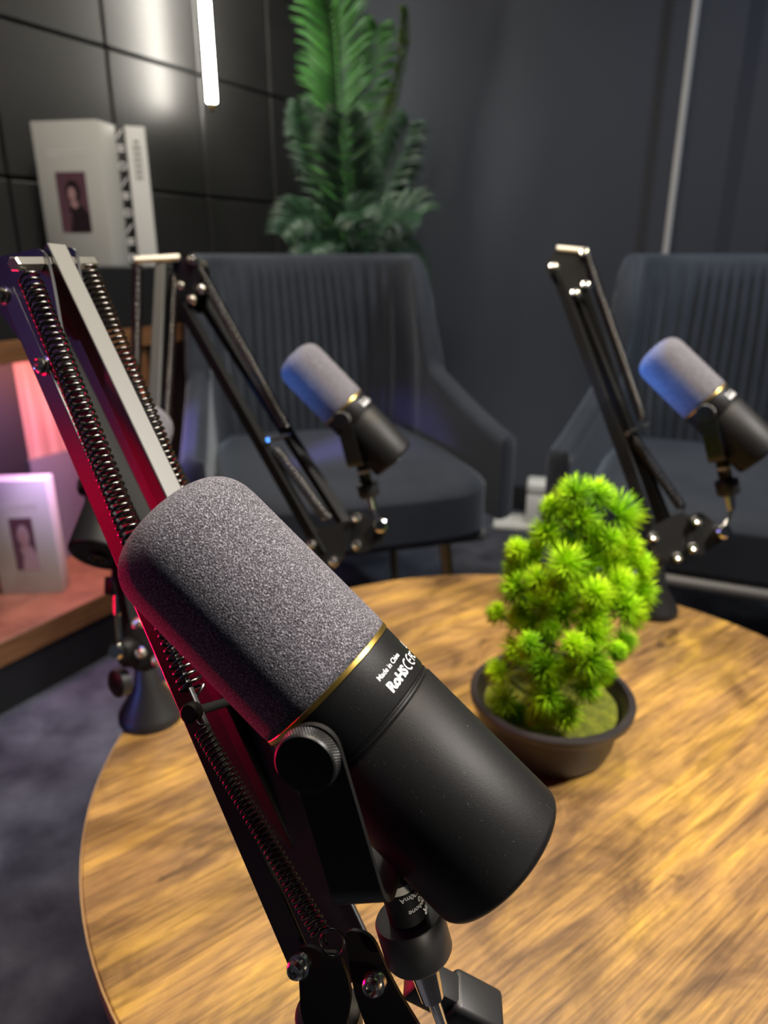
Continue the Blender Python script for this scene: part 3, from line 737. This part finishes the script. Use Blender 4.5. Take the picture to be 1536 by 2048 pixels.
# ------------------------------------------------------------------ armchairs
def chair_meshes():
    # local frame: seat faces -Y; origin on the floor under the seat centre
    out = {}
    # inner line of the shell in plan, with top height
    hw_, fr, bk = 0.268, -0.27, 0.26; rc = 0.13
    L1 = bk - rc - fr; La = rc * PI / 2; L2 = 2 * (hw_ - rc)
    tot = 2 * L1 + 2 * La + L2; N = 420
    rows = []
    for i in range(N + 1):
        s = tot * i / N
        if s < L1: p = V((hw_, fr + s, 0)); nn = V((1, 0, 0))
        elif s < L1 + La:
            a = (s - L1) / rc; p = V((hw_ - rc + rc * math.cos(a), bk - rc + rc * math.sin(a), 0)); nn = V((math.cos(a), math.sin(a), 0))
        elif s < L1 + La + L2: p = V((hw_ - rc - (s - L1 - La), bk, 0)); nn = V((0, 1, 0))
        elif s < L1 + 2 * La + L2:
            a = PI / 2 + (s - L1 - La - L2) / rc; p = V((-hw_ + rc + rc * math.cos(a), bk - rc + rc * math.sin(a), 0)); nn = V((math.cos(a), math.sin(a), 0))
        else: p = V((-hw_, bk - rc - (s - L1 - 2 * La - L2), 0)); nn = V((-1, 0, 0))
        e = min(s, tot - s)
        k = e / L1
        if k < 0.90: zt_ = 0.575 + 0.115 * (k / 0.90) ** 1.25
        else:
            q = min(1, (e - 0.90 * L1) / (0.10 * L1 + La * 0.30)); q = 0.5 * q + 0.5 * (1 - (1 - q) ** 2.2); zt_ = 0.69 + 0.268 * q
        if abs(nn.x) > 0.99: p = p + nn * 0.05 * max(0, 1 - k)
        th_ = 0.055
        rib = 0.0
        if L1 + La * 0.55 < s < tot - L1 - La * 0.55: rib = 0.016 * (abs(math.sin(PI * s / 0.026)) - 0.5)
        if e < 0.03: th_ = 0.055 * math.sqrt(max(0.05, e / 0.03))
        zb = 0.385
        def bend(z): 
            f_ = max(0, (z - 0.46)) ; return f_ * 0.17 * max(0, nn.y) 
        prof_ = []
        for z in (zb, 0.44, 0.5, 0.6, 0.7, 0.8, 0.9): 
            zz = min(z, zt_ - 0.03) if z > zb else zb
            prof_.append(p + nn * (-rib * (1 if z > 0.44 else 0) + bend(zz)) + V((0, 0, zz)))
        for j in range(7):
            t = PI * j / 6; prof_.append(p + nn * (bend(zt_) + th_ / 2 - th_ / 2 * math.cos(t)) + V((0, 0, zt_ - 0.028 + 0.028 * math.sin(t))))
        for z in (0.9, 0.7, 0.5, zb):
            zz = min(z, zt_ - 0.03); prof_.append(p + nn * (th_ + bend(zz)) + V((0, 0, zz)))
        rows.append([V((v_.x * (1 - 0.09 * max(0, v_.z - 0.66) / 0.3), v_.y, v_.z)) for v_ in prof_])
    mb = MB().grid(rows, True)
    m_ = len(rows[0]); mb.f.append(list(range(m_))); mb.f.append([N * m_ + i for i in range(m_)])
    out['shell'] = mb
    # seat cushion: rounded front, slightly domed
    bm = bmesh.new(); bmesh.ops.create_cube(bm, size=2)
    bmesh.ops.subdivide_edges(bm, edges=bm.edges[:], cuts=9, use_grid_fill=True)
    mb = MB()
    for v in bm.verts:
        x, y, z = v.co
        k = (abs(x) ** 6 + abs(y) ** 6) ** (1 / 6); sc_ = 1 / max(1, (abs(x) ** 5 + abs(y) ** 5) ** 0.2) if k > 0.01 else 1
        X_ = x * sc_ * 0.282; Y_ = y * sc_ * 0.310 - 0.07; Z_ = 0.455 + z * 0.065
        d = max(abs(x), abs(y))
        if z > 0: Z_ -= 0.030 * max(0, (d - 0.55) / 0.45) ** 2.5 * z; Z_ += 0.012 * (1 - d * d) * z
        mb.v.append(V((X_, Y_, Z_)))
    bm.verts.index_update(); mb.f = [[v.index for v in f.verts] for f in bm.faces]; bm.free()
    out['seat'] = mb
    out['seat_base'] = MB().rbox((0, -0.05, 0.378), (0.262, 0, 0), (0, 0.285, 0), (0, 0, 0.014), 0.010)
    out['legs'] = [MB().tube([V((x * 0.20, y * 0.20 - 0.03, 0.37)), V((x * 0.235, y * 0.245 - 0.03, 0.0))], [0.015, 0.009], 14) for x in (-1, 1) for y in (-1, 1)]
    return out
cm = chair_meshes()
def make_chair(label, loc, fwd):
    c = thing('armchair', label, 'chair', loc, 'dark velvet armchairs')
    obj('ribbed_back', cm['shell'], M_velvet, c, 60, True); obj('seat', cm['seat'], M_velvet, c, 180, True)
    obj('seat_base', cm['seat_base'], M_seatbase, c, 40, True)
    for l in cm['legs']: obj('leg', l, M_goldleg, c, 40, True)
    c.rotation_euler = (0, 0, math.atan2(fwd.y, fwd.x) + PI / 2)
    return c
f1 = V((0.30, -0.954, 0)); b1 = V((-0.215, 1.97, 0))
ch1 = make_chair('slate velvet armchair with ribbed back, behind the middle microphone and in front of the palm', b1 + f1 * 0.30, f1)
f2 = V((-0.40, -0.917, 0)); b2 = V((0.90, 1.80, 0))
ch2 = dup(ch1); ch2['label'] = 'armchair at the right edge of the picture, behind the rightmost microphone'
ch2.location = b2 + f2 * 0.30; ch2.rotation_euler = (0, 0, math.atan2(f2.y, f2.x) + PI / 2)

obj('lit_edge_strip', MB().rbox((0, -0.372, 0.378), (0.245, 0, 0), (0, 0.024, 0), (0, 0, 0.011), 0.008), M_seatbase, ch2, 40, True)  # added strip on this chair only: the lit seat edge as grey colour
# ------------------------------------------------------------------ palm in the corner
pb = V((-0.15, 2.62, 0))
palm = thing('potted_palm', 'tall artificial palm with feathery green fronds in the corner behind the armchair', 'potted plant', pb)
obj('planter', MB().lathe(pb, (0, 0, 1), [(0, 0.12), (0.01, 0.125), (0.30, 0.155), (0.31, 0.155), (0.31, 0.14), (0.27, 0.135)], 48), M_cab, palm)
obj('trunk', MB().tube([pb + V((0, 0, 0.26)), pb + V((0.01, -0.01, 0.6)), pb + V((0.02, -0.02, 0.9))], [0.03, 0.022, 0.014], 12), M_bark, palm)
def frond(pts, Lmax, m, face, up=0.7, cnt=30, taper=0.35, wid=0.0048):
    path = smooth_path([V(p) for p in pts], 10); nP = len(path)
    mb = MB(); mb.tube(path, [0.005 * (1 - 0.8 * i / nP) for i in range(nP)], 6)
    cnt = int(cnt * 1.3)
    for i in range(cnt):
        f_ = 0.12 + 0.88 * i / (cnt - 1); q = min(nP - 2, int(f_ * (nP - 1)))
        c = path[q]; T = (path[q + 1] - path[q]).normalized()
        sd = T.cross(V(face)).normalized(); no = sd.cross(T)
        L = Lmax * (math.sin(PI * (0.12 + 0.80 * f_)) ** 0.6) * random.uniform(0.9, 1.08)
        for sg in (-1, 1):
            d = (T * up * random.uniform(0.85, 1.15) + sd * sg + no * random.uniform(-0.1, 0.35)).normalized()
            wv = d.cross(no).normalized() * wid
            k1, k2, k3 = c + d * L * 0.3 + no * L * 0.05, c + d * L * 0.7 + no * L * 0.02, c + d * L - no * L * 0.12 - V((0, 0, L * 0.10))
            vs = [c + wv * 0.3, c - wv * 0.3, k1 + wv, k1 - wv, k1 + no * 0.003, k2 + wv * 0.8, k2 - wv * 0.8, k2 + no * 0.003, k3]
            mb.add(vs, [[0, 4, 2], [0, 1, 4], [1, 3, 4], [2, 4, 7, 5], [4, 3, 6, 7], [5, 7, 8], [7, 6, 8]])
    return mb
fc = V((0.05, -1, 0.2))
crown = pb + V((0.02, -0.02, 0.88))
FR = [
 ([crown, PF(690, 400, 2.56), PF(678, 210, 2.58), PF(668, 60, 2.56), PF(640, -60, 2.50)], 0.175, M_palm, fc, 0.85, 58),
 ([crown, PF(700, 430, 2.46), PF(694, 330, 2.38), PF(690, 230, 2.32)], 0.145, M_palmd, fc, 0.8, 46),
 ([crown, PF(745, 420, 2.56), PF(785, 330, 2.54), PF(820, 245, 2.50)], 0.125, M_palmd, fc, 0.8, 42),
 ([crown, PF(640, 460, 2.46), PF(598, 430, 2.36), PF(560, 470, 2.26)], 0.10, M_palmd, V((0.2, -0.8, 0.6)), 0.7, 40),
 ([crown, PF(730, 380, 2.62), PF(780, 220, 2.64), PF(806, 90, 2.62), PF(806, 15, 2.58)], 0.055, M_palmy, V((0.8, -0.5, 0.1)), 0.8, 50),
 ([crown, PF(760, 450, 2.50), PF(815, 420, 2.44), PF(845, 430, 2.40)], 0.11, M_palmd, V((-0.1, -0.8, 0.5)), 0.7, 36),
 ([crown, PF(650, 400, 2.58), PF(618, 290, 2.56), PF(600, 205, 2.52)], 0.095, M_palmd, fc, 0.8, 40),
 ([crown, PF(770, 480, 2.54), PF(820, 510, 2.50), PF(838, 570, 2.46)], 0.07, M_palmd, V((0, -0.8, 0.6)), 0.6, 30),
 ([crown, PF(720, 420, 2.58), PF(728, 280, 2.62), PF(742, 150, 2.64), PF(756, 50, 2.62)], 0.125, M_palm, V((0.3, -1, 0.2)), 0.8, 46),
 ([crown, PF(655, 500, 2.42), PF(630, 490, 2.32), PF(600, 520, 2.24)], 0.09, M_palmd, V((0.1, -0.6, 0.8)), 0.7, 34),
 ([crown, PF(700, 480, 2.40), PF(712, 430, 2.30), PF(724, 440, 2.22)], 0.11, M_palmd, V((0, -0.8, 0.6)), 0.7, 36),
]
for a in FR: obj('frond', frond(*a), a[2], palm, 60)

# ------------------------------------------------------------------ shelf unit
CF = 1.388                                                 # front plane distance
ss0, ss1 = 0.35, 1.98
sm = (ss0 + ss1) / 2; sh = (ss1 - ss0) / 2; dm = (CF + WD - 0.004) / 2; dh = (WD - 0.004 - CF) / 2
sb = room(sm, dm, 0)
shelf = thing('shelf_unit', 'low black shelf unit with wooden boards and pink lit niche against the left wall', 'shelf', sb)
Zu = V((0, 0, 1))
obj('top_cabinet', MB().rbox(room(sm, dm, 0.861), u * sh, n * dh, Zu * 0.069, 0.003, 1), M_cab, shelf)
obj('shelf_board', MB().rbox(room(sm, dm, 0.769), u * sh, n * dh, Zu * 0.0225, 0.002, 1), M_shelf, shelf)
obj('shelf_board', MB().rbox(room(sm, dm, 0.142), u * sh, n * dh, Zu * 0.0295, 0.002, 1), M_shelf, shelf)
obj('plinth', MB().box(room(sm, dm + 0.004, 0.056), u * (sh - 0.005), n * (dh - 0.004), Zu * 0.056), M_cab, shelf)
obj('back_panel', MB().box(room((1.06 + ss1) / 2, WD - 0.012, 0.459), u * (ss1 - 1.06) / 2, n * 0.006, Zu * 0.2875), M_niche, shelf)
obj('back_panel', MB().box(room((ss0 + 1.06) / 2, WD - 0.016, 0.459), u * (1.06 - ss0) / 2, n * 0.010, Zu * 0.2875), M_cab, shelf)
obj('lower_panel', MB().box(room(1.13, WD - 0.030, 0.316), u * 0.078, n * 0.008, Zu * 0.144), M_greyp, shelf)
for s_ in (ss0 + 0.012, ss1 - 0.012):
    obj('side_panel', MB().box(room(s_, dm, 0.459), u * 0.012, n * dh, Zu * 0.2875), M_cab, shelf)
obj('niche_light_stop', MB().box(room(1.225, dm + 0.002, 0.459), u * 0.014, n * (dh - 0.010), Zu * 0.2875), M_shelf, shelf)  # added board, unseen, keeps the pink light out of the right compartment

# picture printed books / boxes
def fig(par, c, ux, nz, w, h, pale=False):
    # a small printed portrait: mauve ground, plum hair and shoulders, pale face
    o = obj('cover_picture', MB().box(c, ux * w / 2, nz * 0.0004, Zu * h / 2), M_mauve, par)
    def ell(cx, cz, rx, rz, k=22): return [c + ux * (cx * w + rx * w * math.cos(2 * PI * i / k)) + Zu * (cz * h + rz * h * math.sin(2 * PI * i / k)) for i in range(k)]
    obj('printed_figure', MB().prism(ell(0.02, 0.17, 0.25, 0.20), nz * 0.0007).prism([c + ux * (a * w) + Zu * (b * h) for (a, b) in ((-0.22, -0.5), (-0.10, -0.22), (-0.20, -0.08), (0.05, 0.02), (0.30, -0.06), (0.49, -0.2), (0.49, -0.5))], nz * 0.0007), M_paleprint if pale else M_darkp, o)
    obj('printed_face', MB().prism(ell(-0.02, 0.14, 0.13, 0.12), nz * 0.0009).prism([c + ux * (a * w) + Zu * (b * h) for (a, b) in ((-0.06, 0.06), (0.08, 0.06), (0.16, -0.06), (0.02, -0.10), (-0.10, -0.04))], nz * 0.0009), M_skin, o)
def lines(par, c, ux, nz, w, rows_, m, hh):
    rnd = random.Random(3)
    mb = MB()
    for r in range(rows_):
        x = -w / 2
        while x < w / 2 - 0.004:
            l = rnd.uniform(0.004, 0.012)
            mb.box(c + ux * (x + l / 2) - Zu * r * hh * 1.8, ux * l / 2, nz * 0.0004, Zu * hh / 2); x += l + 0.003
    return obj('title_marks', mb, m, par)
M_paleprint = mat('pale_print', (0.45, 0.33, 0.36), 0.5)
def portrait_book(label, base, ux, w, h, d, seed):
    ux = ux.normalized(); nz = V((ux.y, -ux.x, 0))          # nz faces the viewer
    if nz.y > 0: nz = -nz
    b = thing('book', label, 'book', base, 'standing books')
    c = base + Zu * h / 2
    obj('cover', MB().rbox(c, ux * w / 2, nz * d / 2, Zu * h / 2, 0.0015, 2), M_book, b)
    f = c + nz * (d / 2)
    fig(b, f - Zu * h * 0.05, ux, nz, w * (0.36 if seed == 2 else 0.46), h * (0.46 if seed == 2 else 0.42), seed == 2)
    lines(b, f + Zu * h * 0.30, ux, nz, w * 0.62, 2, M_bookw, 0.005)
    return b
bz = 0.93
bp1 = onplane(184, 538, bz)
def facing(px, py, d): return P(px, py, d)
uxb = V((0.985, 0.17, 0))
w1c = room(1.32, 1.54, bz)
portrait_book('tall pale book with a dark portrait, standing on the shelf top', V((-0.722, 1.855, bz)), V((0.985, -0.17, 0)), 0.165, 0.312, 0.080, 1)
bb = thing('book', 'narrow black book with white lettering on its spine, on the shelf top', 'book', V((-0.634, 1.905, bz)), 'standing books')
def slab_book(b, base, fd_, thick, depth, h, m):
    fd_ = fd_.normalized(); sd = V((-fd_.y, fd_.x, 0)); c = base + Zu * h / 2
    obj('cover', MB().rbox(c - fd_ * depth / 2, sd * thick / 2, fd_ * depth / 2, Zu * h / 2, 0.0015, 2), m, b)
    return c, sd, fd_
fdk = V((0.35, -0.94, 0))
c_, sd_, f_ = slab_book(bb, V((-0.634, 1.905, bz)), fdk, 0.026, 0.17, 0.315, M_bookb)
mb = MB(); rr = random.Random(5)
for k in range(9):
    mb = MB(); zc = -0.140 + k * 0.035
    if k % 3 == 0: mb.torus(c_ + f_ * 0.0003 + Zu * zc, f_, 0.0075, 0.0022, 16, 6)
    elif k % 3 == 1:
        mb.box(c_ + f_ * 0.0003 + Zu * zc, sd_ * 0.009, f_ * 0.0006, Zu * 0.002); mb.box(c_ + f_ * 0.0003 + Zu * (zc + 0.009), sd_ * 0.009, f_ * 0.0006, Zu * 0.002); mb.box(c_ + f_ * 0.0003 + Zu * (zc + 0.004), sd_ * 0.002, f_ * 0.0006, Zu * 0.009)
    else:
        mb.prism([c_ + f_ * 0.0002 + sd_ * a + Zu * (zc + q) for (a, q) in ((-0.009, -0.010), (-0.005, -0.010), (0.009, 0.010), (0.005, 0.010))], f_ * 0.0006)
    obj('spine_mark', mb, M_white, bb)

wb = thing('book', 'thick white book with grey spine marks, rightmost on the shelf top', 'book', V((-0.594, 1.90, bz)), 'standing books')
c_, sd_, f_ = slab_book(wb, V((-0.594, 1.90, bz)), fdk, 0.046, 0.17, 0.313, M_bookw)
mb = MB()
for k in range(7):
    mb = MB(); mb.box(c_ + f_ * 0.0003 + Zu * (0.045 + k * 0.013), sd_ * rr.uniform(0.006, 0.010), f_ * 0.0006, Zu * 0.0038)
    obj('spine_mark', mb, M_grey, wb)

pbx = portrait_book('white book with a portrait, lit pink on the bottom shelf', onplane(74, 1178, 0.1715), V((0.985, 0.10, 0)), 0.145, 0.290, 0.05, 2)

# ------------------------------------------------------------------ lamps and small things
tb_ = PF(424, 206, 2.31); ttop = V((tb_.x, tb_.y, 2.70))
lamp = thing('tube_lamp', 'thin lit white tube lamp hanging upright by the dark left wall', 'lamp', (tb_.x, tb_.y, tb_.z))
obj('glowing_tube', MB().lathe(tb_, Zu, [(0, 0.008), (0.003, 0.0135), (1.0, 0.0135), (1.003, 0.008)], 24), M_led, lamp)
obj('end_cap', MB().lathe(tb_ - Zu * 0.018, Zu, [(0, 0.006), (0.002, 0.009), (0.018, 0.009)], 20), M_brass, lamp)
obj('cord', MB().tube([tb_ + Zu * 1.0, ttop], 0.003, 8), M_black, lamp)
pl = P(1331, 505, 2.22); pt_ = V((pl.x, pl.y, 0))
pole = thing('floor_lamp_pole', 'slim pale grey pole standing by the slate wall behind the right armchair', 'pole', pt_)
obj('shaft', MB().tube([pt_ + Zu * 0.02, pt_ + Zu * 2.3], 0.0105, 20), M_pole, pole, 60)
obj('foot', MB().lathe(pt_, Zu, [(0, 0.11), (0.012, 0.11), (0.020, 0.10), (0.022, 0.013)], 40), M_black, pole)
rows = []
mb = MB()
for k in range(70):
    mb.torus(pt_ + Zu * (1.30 + k * 0.006), Zu, 0.0105, 0.0008, 20, 5)
obj('ridged_grip', mb, M_pole, pole, 60)
# white plastic unit on the floor beyond the chairs
wu = onplane(1074, 1052, 0.0)
wa = thing('white_plastic_unit', 'white plastic unit with glossy cap standing on a flat plate behind the bonsai', 'appliance', wu)
ux = V((0.97, -0.22, 0)).normalized(); uy = V((-ux.y, ux.x, 0))
obj('base_plate', MB().rbox(wu + Zu * 0.009 - ux * 0.03, ux * 0.13, uy * 0.07, Zu * 0.009, 0.006, 2), M_whitepl, wa)
obj('housing', MB().rbox(wu + Zu * 0.075 + ux * 0.03, ux * 0.075, uy * 0.045, Zu * 0.060, 0.006, 2), M_whitepl, wa)
obj('glossy_cap', MB().rbox(wu + Zu * 0.160 + ux * 0.03, ux * 0.077, uy * 0.047, Zu * 0.022, 0.012, 4), M_whitepl, wa)

# ------------------------------------------------------------------ light
def area(name, loc, to, size, power, col, sy=None, spread=180):
    l = bpy.data.lights.new(name, 'AREA'); l.energy = power; l.color = col; l.size = size; l.spread = math.radians(spread)
    if sy: l.shape = 'RECTANGLE'; l.size_y = sy
    o = bpy.data.objects.new(name, l); COL.objects.link(o); o.location = loc
    o.rotation_euler = (V(to) - V(loc)).to_track_quat('-Z', 'Y').to_euler(); return o
def spot(name, loc, to, power, col, ang, blend=0.5, r=0.05):
    l = bpy.data.lights.new(name, 'SPOT'); l.energy = power; l.color = col; l.spot_size = math.radians(ang); l.spot_blend = blend; l.shadow_soft_size = r
    o = bpy.data.objects.new(name, l); COL.objects.link(o); o.location = loc
    o.rotation_euler = (V(to) - V(loc)).to_track_quat('-Z', 'Y').to_euler(); return o
WARM = (1.0, 0.83, 0.60)
spot('ceiling_spot_right', (1.35, 0.28, 2.40), (0.05, 0.42, 0.55), 330, (1.0, 0.93, 0.86), 40, 0.6, 0.09)
area('ceiling_panel', (0.05, 0.80, 2.60), (0.05, 0.80, 0), 0.55, 22, (1.0, 0.88, 0.72), None, 130)
spot('ceiling_spot_back', (0.55, 1.10, 2.55), (0.25, 0.60, 0.45), 85, WARM, 40, 0.7, 0.06)
spot('post_fill_spot', (0.62, -0.62, 0.98), P(822, 1815, 0.29), 26, (1.0, 0.88, 0.72), 4.2, 0.7, 0.03)  # added fill with no real lamp behind it, only for the post's printing
spot('shelf_spot', (-0.1, 0.9, 2.5), (-0.66, 1.85, 1.0), 40, (1.0, 0.97, 0.90), 40, 0.8, 0.08)
spot('chair_spot', (1.25, 1.05, 2.5), (0.20, 1.65, 0.5), 75, (0.85, 0.95, 1.0), 60, 0.9, 0.1)
spot('palm_spot', (-0.2, 1.9, 2.6), (-0.10, 2.5, 1.5), 40, (0.95, 1.0, 0.88), 50, 0.8, 0.08)
spot('wall_spot', (1.35, 0.6, 2.6), (1.25, 2.15, 1.3), 66, (0.74, 0.84, 1.0), 60, 0.9, 0.1)
# coloured light bar standing left of the table: blue, violet, red
spot('led_bar_blue', (-0.91, 0.24, 0.45), (-0.27, 0.685, 0.50), 9, (0.10, 0.25, 1.0), 9, 0.5, 0.04)
spot('led_bar_blue', (-1.0, 0.62, 0.69), (-0.115, 0.855, 0.81), 70, (0.07, 0.30, 1.0), 6.5, 0.5, 0.04)
spot('led_bar_blue', (-0.84, 1.16, 0.66), (0.31, 0.86, 0.84), 230, (0.07, 0.30, 1.0), 8, 0.5, 0.04)
area('led_bar_crimson', (-0.52, 0.52, 0.54), (-0.09, 0.24, 0.80), 0.03, 0.35, (1.0, 0.0, 0.08), 0.12, 70)
area('led_bar_violet', (-0.82, 0.34, 1.15), (-0.1, 0.5, 0.80), 0.03, 0.5, (0.36, 0.28, 1.0), 0.30)
area('led_bar_red', (-0.82, 0.36, 0.78), (-0.1, 0.36, 0.78), 0.03, 0.7, (1.0, 0.0, 0.05), 0.26)
spot('chair_violet', (-0.78, 1.14, 0.72), (-0.42, 1.46, 0.56), 34, (0.38, 0.28, 1.0), 30, 0.6, 0.04)
area('niche_violet', room(0.98, 1.42, 0.64), room(0.93, 1.60, 0.30), 0.05, 2.2, (0.70, 0.40, 1.0), 0.12)
area('niche_pink', room(1.13, 1.45, 0.70), room(1.12, 1.66, 0.45), 0.05, 1.9, (1.0, 0.33, 0.27), 0.14)
spot('unit_fill_spot', (0.5, 1.5, 2.6), (0.42, 2.45, 0.1), 70, (1, 0.97, 0.92), 22, 0.8, 0.06)  # added fill that brightens the white unit, no fitting behind it
w = bpy.data.worlds.new('world'); sc.world = w; w.use_nodes = True
w.node_tree.nodes['Background'].inputs['Color'].default_value = (0.5, 0.58, 0.75, 1)
w.node_tree.nodes['Background'].inputs['Strength'].default_value = 0.045
